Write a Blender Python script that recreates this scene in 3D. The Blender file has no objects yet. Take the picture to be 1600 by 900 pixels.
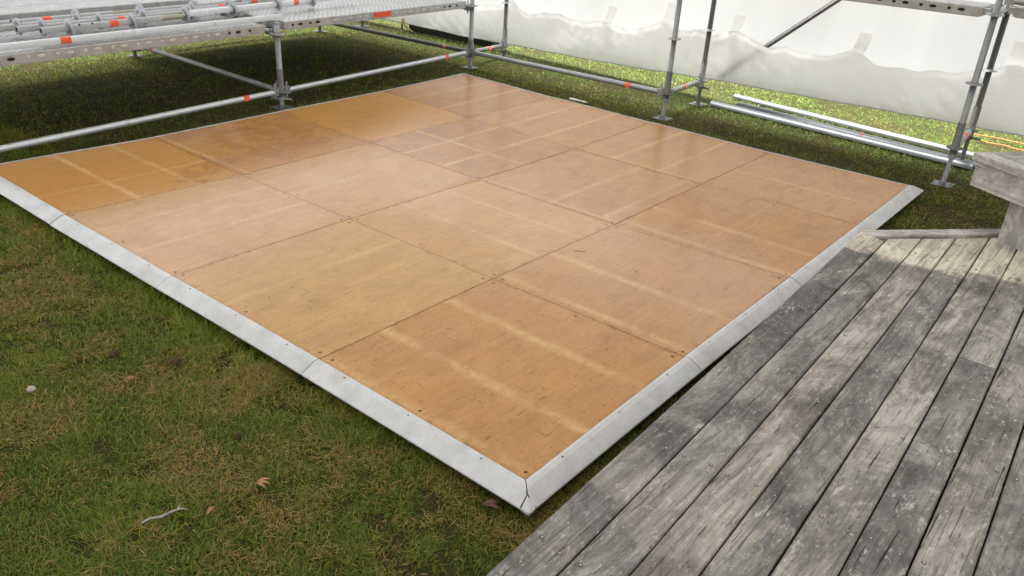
import bpy, math, random
import numpy as np
from mathutils import Matrix, Vector

# ------------------------------------------------------------------ camera, sky, sun, exposure
S = bpy.context.scene
COL = S.collection
CAM_R = ((0.634181207906021, -0.7711151239233829, 0.05653017951047262),
         (-0.30980522610878963, -0.32041592227469895, -0.8951839803238975),
         (0.7084030755258917, 0.5501955128947165, -0.4420972519434814))   # rows: right, down, forward
CAM_C = (-1.8379965292538933, -1.316887815256671, 1.8503493440069803)
FOC = 1278.7404 / 1600.0
cam_d = bpy.data.cameras.new('camera')
cam_d.sensor_width = 36.0
cam_d.lens = 36.0 * FOC
cam_d.clip_start = 0.05
cam_d.clip_end = 2000
cam = bpy.data.objects.new('camera', cam_d)
COL.objects.link(cam)
r0, r1, r2 = CAM_R
cam.matrix_world = Matrix(((r0[0], -r1[0], -r2[0], CAM_C[0]),
                           (r0[1], -r1[1], -r2[1], CAM_C[1]),
                           (r0[2], -r1[2], -r2[2], CAM_C[2]),
                           (0, 0, 0, 1)))
S.camera = cam

SUN_EL, SUN_AZ = math.radians(75), math.radians(48)     # azimuth clockwise from +Y
w = bpy.data.worlds.new('World')
S.world = w
w.use_nodes = True
nt = w.node_tree
bg = nt.nodes['Background']
sky = nt.nodes.new('ShaderNodeTexSky')
sky.sky_type = 'NISHITA'
sky.sun_disc = False
sky.sun_elevation = SUN_EL
sky.sun_rotation = SUN_AZ
sky.air_density = 1.0
sky.dust_density = 3.0
sky.ozone_density = 1.0
hs = nt.nodes.new('ShaderNodeHueSaturation')             # overcast: a nearly white sky
hs.inputs['Saturation'].default_value = 0.15
nt.links.new(sky.outputs[0], hs.inputs['Color'])
nt.links.new(hs.outputs[0], bg.inputs['Color'])
bg.inputs['Strength'].default_value = 0.15

sd = bpy.data.lights.new('sun', 'SUN')
sd.energy = 5.0
sd.angle = math.radians(24)
sd.color = (1.0, 0.985, 0.96)
sun = bpy.data.objects.new('sun', sd)
COL.objects.link(sun)
sv = Vector((math.sin(SUN_AZ) * math.cos(SUN_EL), math.cos(SUN_AZ) * math.cos(SUN_EL), math.sin(SUN_EL)))
sun.rotation_euler = sv.to_track_quat('Z', 'Y').to_euler()
sun.location = (8, 4, 12)

S.view_settings.view_transform = 'Standard'
S.view_settings.look = 'None'
S.view_settings.gamma = 1
S.view_settings.use_curve_mapping = False
S.view_settings.exposure = 1.62
S.render.engine = 'CYCLES'
S.cycles.max_bounces = 10
S.cycles.diffuse_bounces = 6
S.cycles.glossy_bounces = 4
S.cycles.transmission_bounces = 6
S.cycles.transparent_max_bounces = 12
S.cycles.sample_clamp_indirect = 6
S.cycles.caustics_reflective = False
S.cycles.caustics_refractive = False
S.cycles.use_denoising = True

rnd = random.Random(7)
PI = math.pi


def hgt(x, y):                                           # the lawn and the floor rise a little to the far corner
    return 0.06 * min(1.0, max(0.0, (x + y - 5.5) / 5.5))


# ------------------------------------------------------------------ helpers
class MB:
    def __init__(self):
        self.v, self.f, self.m, self.s = [], [], [], []

    def add(self, vs, fs, mi=0, smooth=False):
        o = len(self.v)
        self.v += [tuple(p) for p in vs]
        for f in fs:
            self.f.append(tuple(i + o for i in f))
            self.m.append(mi)
            self.s.append(smooth)

    def frame(self, o, X, Y, Z, sx, sy, sz, mi=0, ch=0.0):
        """box from corner o along unit axes X Y Z; ch chamfers the four upper edges"""
        o, X, Y, Z = Vector(o), Vector(X), Vector(Y), Vector(Z)
        P = lambda a, b, c: o + X * a + Y * b + Z * c
        if ch <= 0:
            vs = [P(0, 0, 0), P(sx, 0, 0), P(sx, sy, 0), P(0, sy, 0), P(0, 0, sz), P(sx, 0, sz), P(sx, sy, sz), P(0, sy, sz)]
            self.add(vs, [(0, 3, 2, 1), (4, 5, 6, 7), (0, 1, 5, 4), (1, 2, 6, 5), (2, 3, 7, 6), (3, 0, 4, 7)], mi)
        else:
            c = ch
            vs = [P(0, 0, 0), P(sx, 0, 0), P(sx, sy, 0), P(0, sy, 0),
                  P(0, 0, sz - c), P(sx, 0, sz - c), P(sx, sy, sz - c), P(0, sy, sz - c),
                  P(c, c, sz), P(sx - c, c, sz), P(sx - c, sy - c, sz), P(c, sy - c, sz)]
            self.add(vs, [(0, 3, 2, 1), (0, 1, 5, 4), (1, 2, 6, 5), (2, 3, 7, 6), (3, 0, 4, 7),
                          (4, 5, 9, 8), (5, 6, 10, 9), (6, 7, 11, 10), (7, 4, 8, 11), (8, 9, 10, 11)], mi)

    def box(self, x0, x1, y0, y1, z0, z1, mi=0, ch=0.0):
        self.frame((x0, y0, z0), (1, 0, 0), (0, 1, 0), (0, 0, 1), x1 - x0, y1 - y0, z1 - z0, mi, ch)

    def rings(self, rings, mi=0, smooth=True, cap0=True, cap1=True, closed=False):
        n = len(rings[0])
        vs = [p for r in rings for p in r]
        fs = []
        for k in range(len(rings) - 1):
            for i in range(n):
                j = (i + 1) % n
                fs.append((k * n + i, k * n + j, (k + 1) * n + j, (k + 1) * n + i))
        self.add(vs, fs, mi, smooth)
        if cap0:
            self.add(rings[0], [tuple(range(n - 1, -1, -1))], mi)
        if cap1:
            self.add(rings[-1], [tuple(range(n))], mi)

    def prof(self, p, q, pr, n=14, mi=0, smooth=True):
        """lathe along p->q: pr = list of (distance, radius)"""
        p, q = Vector(p), Vector(q)
        d = (q - p).normalized()
        a = d.cross(Vector((0, 0, 1)))
        if a.length < 1e-3:
            a = Vector((1, 0, 0))
        a.normalize()
        b = d.cross(a)
        rs = []
        for t, r in pr:
            rs.append([p + d * t + (a * math.cos(2 * PI * i / n) + b * math.sin(2 * PI * i / n)) * r for i in range(n)])
        self.rings(rs, mi, smooth)

    def tube(self, p, q, r, n=14, mi=0, hollow=True, dark=None):
        L = (Vector(q) - Vector(p)).length
        if hollow:
            rr = r * 0.84
            self.prof(p, q, [(0.05, rr), (0.0, rr), (0.0, rr), (0.0, r), (0.0, r), (L, r), (L, r), (L, rr), (L, rr), (L - 0.05, rr)], n, mi)
        else:
            self.prof(p, q, [(0, r), (L, r)], n, mi)

    def curve(self, pts, r, n=8, mi=0):
        rs = []
        for k, p in enumerate(pts):
            p = Vector(p)
            d = (Vector(pts[min(k + 1, len(pts) - 1)]) - Vector(pts[max(k - 1, 0)])).normalized()
            a = d.cross(Vector((0, 0, 1)))
            if a.length < 1e-3:
                a = Vector((1, 0, 0))
            a.normalize()
            b = d.cross(a)
            rk = r[k] if isinstance(r, (list, tuple)) else r
            rs.append([p + (a * math.cos(2 * PI * i / n) + b * math.sin(2 * PI * i / n)) * rk for i in range(n)])
        self.rings(rs, mi)

    def build(self, name, mats, parent=None):
        me = bpy.data.meshes.new(name)
        me.from_pydata(self.v, [], self.f)
        if not isinstance(mats, (list, tuple)):
            mats = [mats]
        for m in mats:
            me.materials.append(m)
        me.polygons.foreach_set('material_index', self.m)
        me.polygons.foreach_set('use_smooth', self.s)
        me.update()
        o = bpy.data.objects.new(name, me)
        COL.objects.link(o)
        if parent:
            o.parent = parent
        return o


def tag(o, label=None, cat=None, group=None, kind=None):
    if label: o['label'] = label
    if cat: o['category'] = cat
    if group: o['group'] = group
    if kind: o['kind'] = kind
    return o


def empty(name, label, cat, group=None, loc=(0, 0, 0)):
    o = bpy.data.objects.new(name, None)
    COL.objects.link(o)
    o.location = loc
    o.empty_display_size = 0.1
    return tag(o, label, cat, group)


def smooth_by_angle(o, a=40):
    pass


# ------------------------------------------------------------------ materials
class M:
    """tiny node-graph helper"""
    def __init__(self, name):
        self.mat = bpy.data.materials.new(name)
        self.mat.use_nodes = True
        self.t = self.mat.node_tree
        self.b = self.t.nodes['Principled BSDF']
        self.out = self.t.nodes['Material Output']

    def n(self, typ, **kw):
        nd = self.t.nodes.new(typ)
        for k, v in kw.items():
            if k.startswith('i_'):
                nd.inputs[k[2:].replace('_', ' ')].default_value = v
            else:
                setattr(nd, k, v)
        return nd

    def l(self, a, b):
        self.t.links.new(a, b)

    def obj(self):
        return self.n('ShaderNodeTexCoord').outputs['Object']

    def mapping(self, src, scale=(1, 1, 1), rot=(0, 0, 0), loc=(0, 0, 0)):
        m = self.n('ShaderNodeMapping')
        m.inputs['Scale'].default_value = scale
        m.inputs['Rotation'].default_value = rot
        m.inputs['Location'].default_value = loc
        self.l(src, m.inputs['Vector'])
        return m.outputs[0]

    def noise(self, vec, scale, detail=4, rough=0.55, dist=0.0):
        x = self.n('ShaderNodeTexNoise')
        x.inputs['Scale'].default_value = scale
        x.inputs['Detail'].default_value = detail
        x.inputs['Roughness'].default_value = rough
        x.inputs['Distortion'].default_value = dist
        self.l(vec, x.inputs['Vector'])
        return x.outputs['Fac']

    def ramp(self, fac, stops, interp='LINEAR'):
        r = self.n('ShaderNodeValToRGB')
        r.color_ramp.interpolation = interp
        e = r.color_ramp.elements
        while len(e) < len(stops):
            e.new(0.5)
        for k, (p, c) in enumerate(stops):
            e[k].position = p
            e[k].color = (*c, 1) if isinstance(c, (tuple, list)) else (c, c, c, 1)
        self.l(fac, r.inputs['Fac'])
        return r.outputs['Color']

    def mix(self, fac, a, b, mode='MIX'):
        x = self.n('ShaderNodeMix', data_type='RGBA', blend_type=mode)
        for s, i in ((fac, 0), (a, 6), (b, 7)):
            if hasattr(s, 'links'):
                self.l(s, x.inputs[i])
            else:
                x.inputs[i].default_value = s if i == 0 else (*s, 1)
        return x.outputs[2]

    def math(self, op, a, b=None, c=None, clamp=False):
        x = self.n('ShaderNodeMath', operation=op, use_clamp=clamp)
        for k, s in enumerate((a, b, c)):
            if s is None:
                continue
            if hasattr(s, 'links'):
                self.l(s, x.inputs[k])
            else:
                x.inputs[k].default_value = s
        return x.outputs[0]

    def smooth(self, v, lo, hi):
        x = self.n('ShaderNodeMapRange', interpolation_type='SMOOTHSTEP')
        x.inputs['From Min'].default_value = lo
        x.inputs['From Max'].default_value = hi
        self.l(v, x.inputs['Value'])
        return x.outputs[0]

    def bump(self, h, strength, dist=0.01, prev=None):
        b = self.n('ShaderNodeBump')
        b.inputs['Strength'].default_value = strength
        b.inputs['Distance'].default_value = dist
        self.l(h, b.inputs['Height'])
        if prev is not None:
            self.l(prev, b.inputs['Normal'])
        return b.outputs[0]

    def set(self, color=None, rough=None, metal=None, normal=None, spec=None):
        for s, i in ((color, 'Base Color'), (rough, 'Roughness'), (metal, 'Metallic'), (normal, 'Normal'), (spec, 'Specular IOR Level')):
            if s is None:
                continue
            if hasattr(s, 'links'):
                self.l(s, self.b.inputs[i])
            elif isinstance(s, (tuple, list)):
                self.b.inputs[i].default_value = (*s, 1)
            else:
                self.b.inputs[i].default_value = s
        return self.mat

    def xyz(self, vec):
        s = self.n('ShaderNodeSeparateXYZ')
        self.l(vec, s.inputs[0])
        return s.outputs


def mat_galv(name, base, rough=0.42, metal=0.55, dirt=0.35):
    m = M(name)
    o = m.obj()
    inf = m.n('ShaderNodeObjectInfo').outputs['Random']
    a = m.noise(o, 90, 3)
    b = m.noise(o, 9, 5, 0.65)
    c = m.noise(o, 22, 4, 0.6)
    k = m.math('ADD', m.math('MULTIPLY', a, 0.35), m.math('MULTIPLY', b, 0.65))
    d = tuple(x * (1 - dirt) for x in base)
    col = m.ramp(k, [(0.3, d), (0.62, base), (0.8, tuple(min(1, x * 1.25) for x in base))])
    col = m.mix(m.smooth(c, 0.6, 0.75), col, tuple(x * 0.55 for x in (base[0] * 1.05, base[1], base[2] * 0.9)))
    col = m.mix(m.math('MULTIPLY', inf, 0.25), col, tuple(x * 0.6 for x in base))
    r = m.math('ADD', m.math('MULTIPLY', b, 0.3), rough - 0.15)
    return m.set(col, r, metal, m.bump(a, 0.15, 0.002))


GALV = mat_galv('galvanised_steel', (0.42, 0.43, 0.44))
GALV_BRIGHT = mat_galv('bright_galvanised_steel', (0.62, 0.65, 0.67), 0.38, 0.5, 0.2)
GALV_DULL = mat_galv('darker_galvanised_steel', (0.20, 0.215, 0.22), 0.42, 0.55, 0.25)  # darker version of the galvanised steel
GALV_SUN = mat_galv('sun_offset_steel', (0.115, 0.125, 0.13), 0.5, 0.3, 0.3)  # tube steel darkened to offset strong sunlight on one tube
GALV_DARK = mat_galv('dirty_galvanised_steel', (0.20, 0.195, 0.19), 0.55, 0.4, 0.45)
BEIGE = mat_galv('bare_zinc_spigot', (0.42, 0.38, 0.30), 0.5, 0.3)


def mat_plain(name, c, rough=0.6, metal=0.0, var=0.3, scale=30):
    m = M(name)
    k = m.noise(m.obj(), scale, 4)
    col = m.ramp(k, [(0.3, tuple(x * (1 - var) for x in c)), (0.7, tuple(min(1, x * (1 + var * 0.5)) for x in c))])
    return m.set(col, rough, metal)


DARK = mat_plain('dark_hole', (0.012, 0.012, 0.012), 0.8)
TAPE = mat_plain('orange_tape', (0.80, 0.085, 0.025), 0.45, 0, 0.35, 60)
TAPE_OLD = mat_plain('worn_orange_tape', (0.45, 0.12, 0.08), 0.6, 0, 0.5, 70)
ORANGE_CORD = mat_plain('orange_cord', (0.75, 0.20, 0.03), 0.5)
SCREW = mat_plain('steel_screw', (0.34, 0.33, 0.31), 0.4, 0.7)
RUST = mat_plain('rust_dark', (0.05, 0.03, 0.022), 0.7)
BLACK_WRAP = mat_plain('black_plastic', (0.016, 0.017, 0.02), 0.35, 0, 0.4, 12)
STRAW_BROWN = mat_plain('dry_leaf', (0.33, 0.17, 0.08), 0.75, 0, 0.4, 60)
TWIG = mat_plain('grey_twig', (0.36, 0.33, 0.28), 0.8, 0, 0.4, 80)
POD = mat_plain('brown_seed_pod', (0.060, 0.028, 0.010), 0.9, 0, 0.6, 120)
STONE = mat_plain('pale_stone', (0.45, 0.38, 0.32), 0.8, 0, 0.3, 60)
CHIP = mat_plain('pale_wood_chip', (0.65, 0.50, 0.30), 0.7)
PAPER = mat_plain('white_scrap', (0.75, 0.75, 0.74), 0.6)
YELLOW = mat_plain('yellow_strap', (0.20, 0.15, 0.04), 0.6)


B0 = (0.435, 0.245, 0.110)


def mat_plywood(seed, base, lines, dark=0.0, pale=0.45, golden=0.0, stain=None, u0=0.0, v0=0.0, pu=1.13, pv=1.14):
    """worn varnished plywood; lines: pale wear lines ('y', fraction) or ('x', fraction) over hidden bearers"""
    m = M('plywood')
    o = m.mapping(m.obj(), (1, 1, 1), (0, 0, 0), (seed * 3.7, seed * 1.9, seed * 2.3))
    raw = m.xyz(m.n('ShaderNodeNewGeometry').outputs['Position'])
    grain = m.noise(m.mapping(o, (3.5, 62, 7), (0, 0, 0.10 * math.sin(seed))), 1.0, 4, 0.62, 0.9)
    fig = m.noise(m.mapping(o, (3.0, 4.6, 3.0), (0, 0, 0.3 * math.cos(seed * 2.1))), 1.4, 9, 0.72, 0.9)
    big = m.noise(o, 1.9, 7, 0.68, 0.5)
    fine = m.noise(o, 90, 5, 0.8)
    b = tuple(x * k for x, k in zip((0.7 * base[0] + 0.3 * B0[0], 0.7 * base[1] + 0.3 * B0[1], 0.7 * base[2] + 0.3 * B0[2]), (0.98, 0.93, 0.78)))
    col = m.ramp(fig, [(0.30, (b[0] * 0.82, b[1] * 0.77, b[2] * 0.72)), (0.5, b), (0.70, (b[0] * 1.12, b[1] * 1.15, b[2] * 1.16))])
    col = m.mix(m.math('MULTIPLY', m.smooth(grain, 0.48, 0.66), 0.40), col, (b[0] * 0.76, b[1] * 0.66, b[2] * 0.58))
    # greyish purple worn patches
    worn = m.smooth(big, 0.5, 0.72)
    col = m.mix(m.math('MULTIPLY', worn, 0.42 + dark), col, (b[0] * 0.80, b[1] * 0.76, b[2] * 0.86))
    # damp golden patches
    gold = m.smooth(m.noise(m.mapping(o, (1, 1, 1), (0, 0, 0), (5, 3, 0)), 2.3, 3, 0.5, 0.8), 0.5 - golden * 0.4, 0.66 - golden * 0.3)
    col = m.mix(m.math('MULTIPLY', gold, 0.25 + golden * 0.6), col, (0.47, 0.225, 0.055))
    # dark scuffs and scratches
    sc = m.noise(m.mapping(o, (16, 95, 10), (0, 0, 0.9 + seed)), 1.0, 2, 0.5, 0.6)
    sc2 = m.noise(m.mapping(o, (100, 14, 10), (0, 0, 0.3 + seed)), 1.0, 2, 0.5, 0.6)
    col = m.mix(m.math('MULTIPLY', m.smooth(sc, 0.655, 0.70), 0.55), col, (0.10, 0.05, 0.03))
    col = m.mix(m.math('MULTIPLY', m.smooth(sc2, 0.66, 0.71), 0.5), col, (0.12, 0.06, 0.035))
    # blotchy smears, darker in patches of a few cm
    sm = m.noise(m.mapping(o, (5, 8, 5), (0, 0, 0.5 + seed * 1.3)), 1.2, 8, 0.78, 1.2)
    col = m.mix(m.math('MULTIPLY', m.smooth(sm, 0.52, 0.68), 0.34), col, (b[0] * 0.68, b[1] * 0.58, b[2] * 0.52))
    if stain:                                             # spilt varnish wiped round in arcs
        cx_, cy_, rad = stain
        dx = m.math('SUBTRACT', raw[0], cx_); dy = m.math('SUBTRACT', raw[1], cy_)
        dd = m.math('SQRT', m.math('ADD', m.math('MULTIPLY', dx, dx), m.math('MULTIPLY', dy, dy)))
        nz = m.math('MULTIPLY', m.math('SUBTRACT', m.noise(o, 3.2, 6, 0.65, 1.6), 0.5), 1.0)
        d2_ = m.math('ADD', dd, nz)
        ring_ = m.math('SINE', m.math('MULTIPLY', d2_, 24.0))
        k = m.math('MULTIPLY', m.math('SUBTRACT', 1.0, m.smooth(d2_, rad - 0.07, rad)), m.smooth(ring_, -0.7, 0.3))
        col = m.mix(m.math('MULTIPLY', k, 0.55), col, (0.30, 0.125, 0.030))
    wob = m.math('MULTIPLY', m.math('SUBTRACT', m.noise(o, 9, 2), 0.5), 0.022)
    for ax, fr, wd, amt in lines:
        c = (v0 + fr * pv) if ax == 'y' else (u0 + fr * pu)      # 'y' line runs along world y at that x
        src = raw[0] if ax == 'y' else raw[1]
        d = m.math('ABSOLUTE', m.math('ADD', m.math('SUBTRACT', src, c), wob))
        k = m.math('SUBTRACT', 1.0, m.smooth(d, 0.0, wd))
        k = m.math('MULTIPLY', k, m.math('MULTIPLY', m.smooth(m.noise(o, 3.0, 8, 0.8), 0.30, 0.62), m.smooth(m.noise(o, 30, 6, 0.8), 0.25, 0.6)))
        col = m.mix(m.math('MULTIPLY', k, amt * 1.25), col, (0.62, 0.41, 0.19))
    # dirt caught along the panel joints
    ex = m.math('MINIMUM', m.math('ABSOLUTE', m.math('SUBTRACT', raw[0], v0)), m.math('ABSOLUTE', m.math('SUBTRACT', raw[0], v0 + pv)))
    ey = m.math('MINIMUM', m.math('ABSOLUTE', m.math('SUBTRACT', raw[1], u0)), m.math('ABSOLUTE', m.math('SUBTRACT', raw[1], u0 + pu)))
    ed = m.math('SUBTRACT', 1.0, m.smooth(m.math('MINIMUM', ex, ey), 0.0, 0.035))
    dn = m.smooth(m.noise(o, 26, 6, 0.8), 0.50, 0.62)
    col = m.mix(m.math('MULTIPLY', m.math('MULTIPLY', ed, dn), 0.5), col, (0.11, 0.055, 0.028))
    pit = m.smooth(m.noise(o, 55, 2, 0.5), 0.73, 0.78)
    col = m.mix(m.math('MULTIPLY', pit, 0.7), col, (0.08, 0.04, 0.025))
    fb = m.math('MULTIPLY_ADD', fine, 0.5, 0.75)
    col = m.mix(1.0, col, fb, 'MULTIPLY')
    r = m.math('ADD', m.math('MULTIPLY', big, 0.16), m.math('MULTIPLY_ADD', sm, 0.14, 0.08))
    nb = m.bump(fig, 0.10, 0.004)
    nb = m.bump(fine, 0.05, 0.001, nb)
    return m.set(col, r, 0.0, nb, 0.2)


def mat_alu():
    m = M('dull_aluminium')
    o = m.obj()
    a = m.noise(o, 7, 6, 0.65)
    b = m.noise(o, 45, 5, 0.7)
    s = m.noise(m.mapping(o, (90, 90, 20), (0, 0, 0.8)), 1.0, 3, 0.6, 1.0)
    col = m.ramp(a, [(0.3, (0.44, 0.44, 0.44)), (0.55, (0.55, 0.55, 0.555)), (0.8, (0.63, 0.63, 0.64))])
    col = m.mix(m.math('MULTIPLY', m.smooth(b, 0.56, 0.72), 0.45), col, (0.34, 0.34, 0.34))
    col = m.mix(m.math('MULTIPLY', m.smooth(s, 0.66, 0.74), 0.5), col, (0.28, 0.27, 0.26))
    g2_ = m.noise(o, 3.2, 8, 0.75, 0.6)
    col = m.mix(m.math('MULTIPLY', m.smooth(g2_, 0.52, 0.68), 0.45), col, (0.36, 0.345, 0.32))
    sp = m.noise(o, 120, 4, 0.8)
    col = m.mix(m.math('MULTIPLY', m.smooth(sp, 0.62, 0.7), 0.6), col, (0.22, 0.20, 0.18))
    r = m.math('MULTIPLY_ADD', b, 0.25, 0.36)
    return m.set(col, r, 0.25, m.bump(b, 0.12, 0.002))


ALU = mat_alu()


def mat_deckwood(name, tone=1.0, is_bench=False, rot=(0, 0, 0), soft=1.0):
    m = M(name)
    inf = m.n('ShaderNodeObjectInfo')
    off = m.n('ShaderNodeCombineXYZ')
    m.l(m.math('MULTIPLY', inf.outputs['Random'], 37.0), off.inputs[0])
    m.l(m.math('MULTIPLY', inf.outputs['Random'], 91.0), off.inputs[2])
    va = m.n('ShaderNodeVectorMath', operation='ADD')
    m.l(m.mapping(m.obj(), (1, 1, 1), rot), va.inputs[0]); m.l(off.outputs[0], va.inputs[1])
    o = va.outputs[0]
    world = m.n('ShaderNodeNewGeometry').outputs['Position']
    W = m.xyz(world)
    grain = m.noise(m.mapping(o, (2.6, 85, 40)), 1.0, 7, 0.72, 0.7)
    ring = m.noise(m.mapping(o, (0.9, 17, 8)), 1.0, 6, 0.65, 1.6)
    crack = m.noise(m.mapping(o, (2.6, 110, 40)), 1.0, 3, 0.6, 0.6)
    blot = m.noise(m.mapping(o, (0.8, 1.4, 1)), 3.0, 9, 0.76, 0.7)
    blot2 = m.noise(m.mapping(o, (1, 1.6, 1), (0, 0, 0), (9, 4, 2)), 3.2, 9, 0.75, 0.6)
    speck = m.noise(m.mapping(o, (26, 60, 30)), 1.0, 8, 0.82, 0.0)
    speck2 = m.noise(m.mapping(o, (22, 64, 30), (0, 0, 0), (3, 3, 3)), 1.0, 7, 0.80, 0.2)
    scuff = m.noise(m.mapping(o, (8, 17, 9), (0, 0, 0.35)), 1.0, 9, 0.80, 0.2)
    t = tone
    base = m.ramp(blot, [(0.32, (0.080 * t, 0.079 * t, 0.078 * t)), (0.48, (0.158 * t, 0.155 * t, 0.151 * t)), (0.62, (0.265 * t, 0.26 * t, 0.252 * t))])
    tint = m.mix(0.9, base, inf.outputs['Color'], 'MULTIPLY')
    # tan bleached stretches
    col = m.mix(m.math('MULTIPLY', m.smooth(blot2, 0.52, 0.64), 0.42), tint, (0.29 * t, 0.265 * t, 0.232 * t))
    # the far end of the platform has dried pale
    wx = m.math('ADD', W[0], m.math('MULTIPLY', W[1], 0.37))
    edge = m.math('ADD', wx, m.math('MULTIPLY', m.math('SUBTRACT', m.noise(world, 6, 4, 0.65), 0.5), 0.45))
    if not is_bench:
        dry = m.smooth(edge, 2.19, 2.30)
        col = m.mix(m.math('MULTIPLY', dry, 0.88), col, m.ramp(blot, [(0.3, (0.27, 0.245, 0.205)), (0.62, (0.45, 0.42, 0.36))]))
        rim = m.math('MULTIPLY', m.smooth(edge, 1.85, 2.15), m.math('SUBTRACT', 1.0, dry))
        col = m.mix(m.math('MULTIPLY', rim, 0.35), col, (0.085, 0.08, 0.075))
        # round dried rings left by pots
        for cx, cy, rad, am in ((-0.03, -0.60, 0.20, 0.34), (0.02, -0.36, 0.13, 0.28), (-0.38, -0.36, 0.12, 0.2)):
            dx = m.math('SUBTRACT', W[0], cx); dy = m.math('SUBTRACT', W[1], cy)
            dd = m.math('SQRT', m.math('ADD', m.math('MULTIPLY', dx, dx), m.math('MULTIPLY', dy, dy)))
            dd = m.math('ADD', dd, m.math('MULTIPLY', m.math('SUBTRACT', m.noise(world, 9, 3), 0.5), 0.12))
            k = m.math('SUBTRACT', 1.0, m.smooth(dd, rad - 0.02, rad + 0.012))
            col = m.mix(m.math('MULTIPLY', k, am), col, (0.31, 0.29, 0.255))
    col = m.mix(m.math('MULTIPLY', m.smooth(ring, 0.50, 0.62), 0.36 * (0.4 + 0.6 * soft)), col, (0.105 * t, 0.098 * t, 0.09 * t))
    col = m.mix(m.math('MULTIPLY', m.smooth(grain, 0.50, 0.64), 0.40), col, (0.066 * t, 0.063 * t, 0.059 * t))
    col = m.mix(m.math('MULTIPLY', m.smooth(grain, 0.43, 0.34), 0.16), col, (0.36 * t, 0.35 * t, 0.335 * t))
    col = m.mix(m.math('MULTIPLY', m.smooth(scuff, 0.57, 0.64), 0.5 * soft), col, (0.40 * t, 0.393 * t, 0.378 * t))
    col = m.mix(m.math('MULTIPLY', m.smooth(speck, 0.555, 0.65), 0.62 * soft), col, (0.40 * t, 0.39 * t, 0.372 * t))
    col = m.mix(m.math('MULTIPLY', m.smooth(speck2, 0.57, 0.65), 0.65 * soft), col, (0.045, 0.042, 0.038))
    stain = m.smooth(m.noise(m.mapping(o, (1.6, 3.2, 1), (0, 0, 0), (2, 7, 1)), 2.0, 4, 0.6, 0.6), 0.60, 0.74)
    col = m.mix(m.math('MULTIPLY', stain, 0.65), col, (0.06, 0.047, 0.04))
    ck = m.smooth(crack, 0.655, 0.685)
    col = m.mix(m.math('MULTIPLY', ck, 0.85), col, (0.016, 0.014, 0.012))
    gm = m.n('ShaderNodeGamma'); gm.inputs[1].default_value = 1.15 if is_bench else 1.44
    m.l(col, gm.inputs[0])
    col = m.mix(1.0, gm.outputs[0], ((1.22,) * 3 if is_bench else (2.40, 2.38, 2.36)), 'MULTIPLY')
    h = m.math('SUBTRACT', m.math('MULTIPLY_ADD', grain, -0.5, m.math('MULTIPLY', speck, 0.25)), m.math('MULTIPLY', ck, 0.8))
    nb = m.bump(h, 0.55, 0.004)
    return m.set(col, 0.72, 0.0, nb, 0.3)


DECK = mat_deckwood('weathered_deck_timber')
BANG = math.atan2(-0.85, -0.53)
BENCHWOOD = mat_deckwood('weathered_bench_timber', 2.3, True, (0, 0, -BANG), 0.3)
BENCHSLAT = mat_deckwood('grey_bench_slat_timber', 1.9, True, (0, 0, -BANG + PI / 2), 0.3)
BENCHLEG = mat_deckwood('weathered_post_timber', 2.4, True, (0, PI / 2, 0), 0.2)
ENDWOOD = mat_deckwood('pale_end_board_timber', 2.2, True, (0, 0, math.atan2(0.62, 0.78)), 0.35)


def mat_fabric(name, col, transl, clear=0.0, gloss=0.15, bump=0.3, rough=0.35):
    m = M(name)
    t = m.t
    o = m.obj()
    fold = m.noise(m.mapping(o, (1, 1.2, 0.35)), 2.2, 4, 0.55, 0.5)
    wr = m.noise(o, 14, 5, 0.6, 1.5)
    c = m.ramp(fold, [(0.3, tuple(x * 0.93 for x in col)), (0.7, col)])
    nb = m.bump(fold, bump, 0.06)
    nb = m.bump(wr, bump * 0.6, 0.015, nb)
    d = m.n('ShaderNodeBsdfDiffuse'); tr = m.n('ShaderNodeBsdfTranslucent')
    g = m.n('ShaderNodeBsdfGlossy'); g.inputs['Roughness'].default_value = rough
    m.l(c, d.inputs['Color']); m.l(c, tr.inputs['Color'])
    for x in (d, g): m.l(nb, x.inputs['Normal'])
    mx = m.n('ShaderNodeMixShader'); mx.inputs[0].default_value = transl
    m.l(d.outputs[0], mx.inputs[1]); m.l(tr.outputs[0], mx.inputs[2])
    cur = mx.outputs[0]
    fr = m.n('ShaderNodeLayerWeight'); fr.inputs['Blend'].default_value = 0.5
    fz = m.math('MULTIPLY_ADD', m.math('POWER', fr.outputs['Facing'], 5.0), 0.6, 0.04)
    mg = m.n('ShaderNodeMixShader')
    m.l(m.math('MULTIPLY', fz, gloss), mg.inputs[0])
    m.l(cur, mg.inputs[1]); m.l(g.outputs[0], mg.inputs[2])
    cur = mg.outputs[0]
    if clear > 0:
        tp = m.n('ShaderNodeBsdfTransparent')
        mc = m.n('ShaderNodeMixShader'); mc.inputs[0].default_value = clear
        m.l(cur, mc.inputs[1]); m.l(tp.outputs[0], mc.inputs[2])
        cur = mc.outputs[0]
    t.nodes.remove(m.b)
    m.l(cur, m.out.inputs['Surface'])
    return m.mat


WALL = mat_fabric('white_marquee_fabric', (0.72, 0.72, 0.725), 0.45, 0, 0.2, 0.08)
ROOF = mat_fabric('white_shade_roof_fabric', (0.84, 0.84, 0.83), 0.155, 0, 0.1, 0.1)
MILKY = mat_fabric('milky_plastic_sheet', (0.865, 0.855, 0.84), 0.80, 0.03, 0.55, 0.10, 0.25)
HEM = mat_fabric('hem_plastic', (0.72, 0.73, 0.75), 0.35, 0.0, 0.6, 0.3)
TAB = mat_fabric('clear_tape', (0.94, 0.93, 0.91), 0.85, 0.05, 0.4, 0.05)


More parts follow.
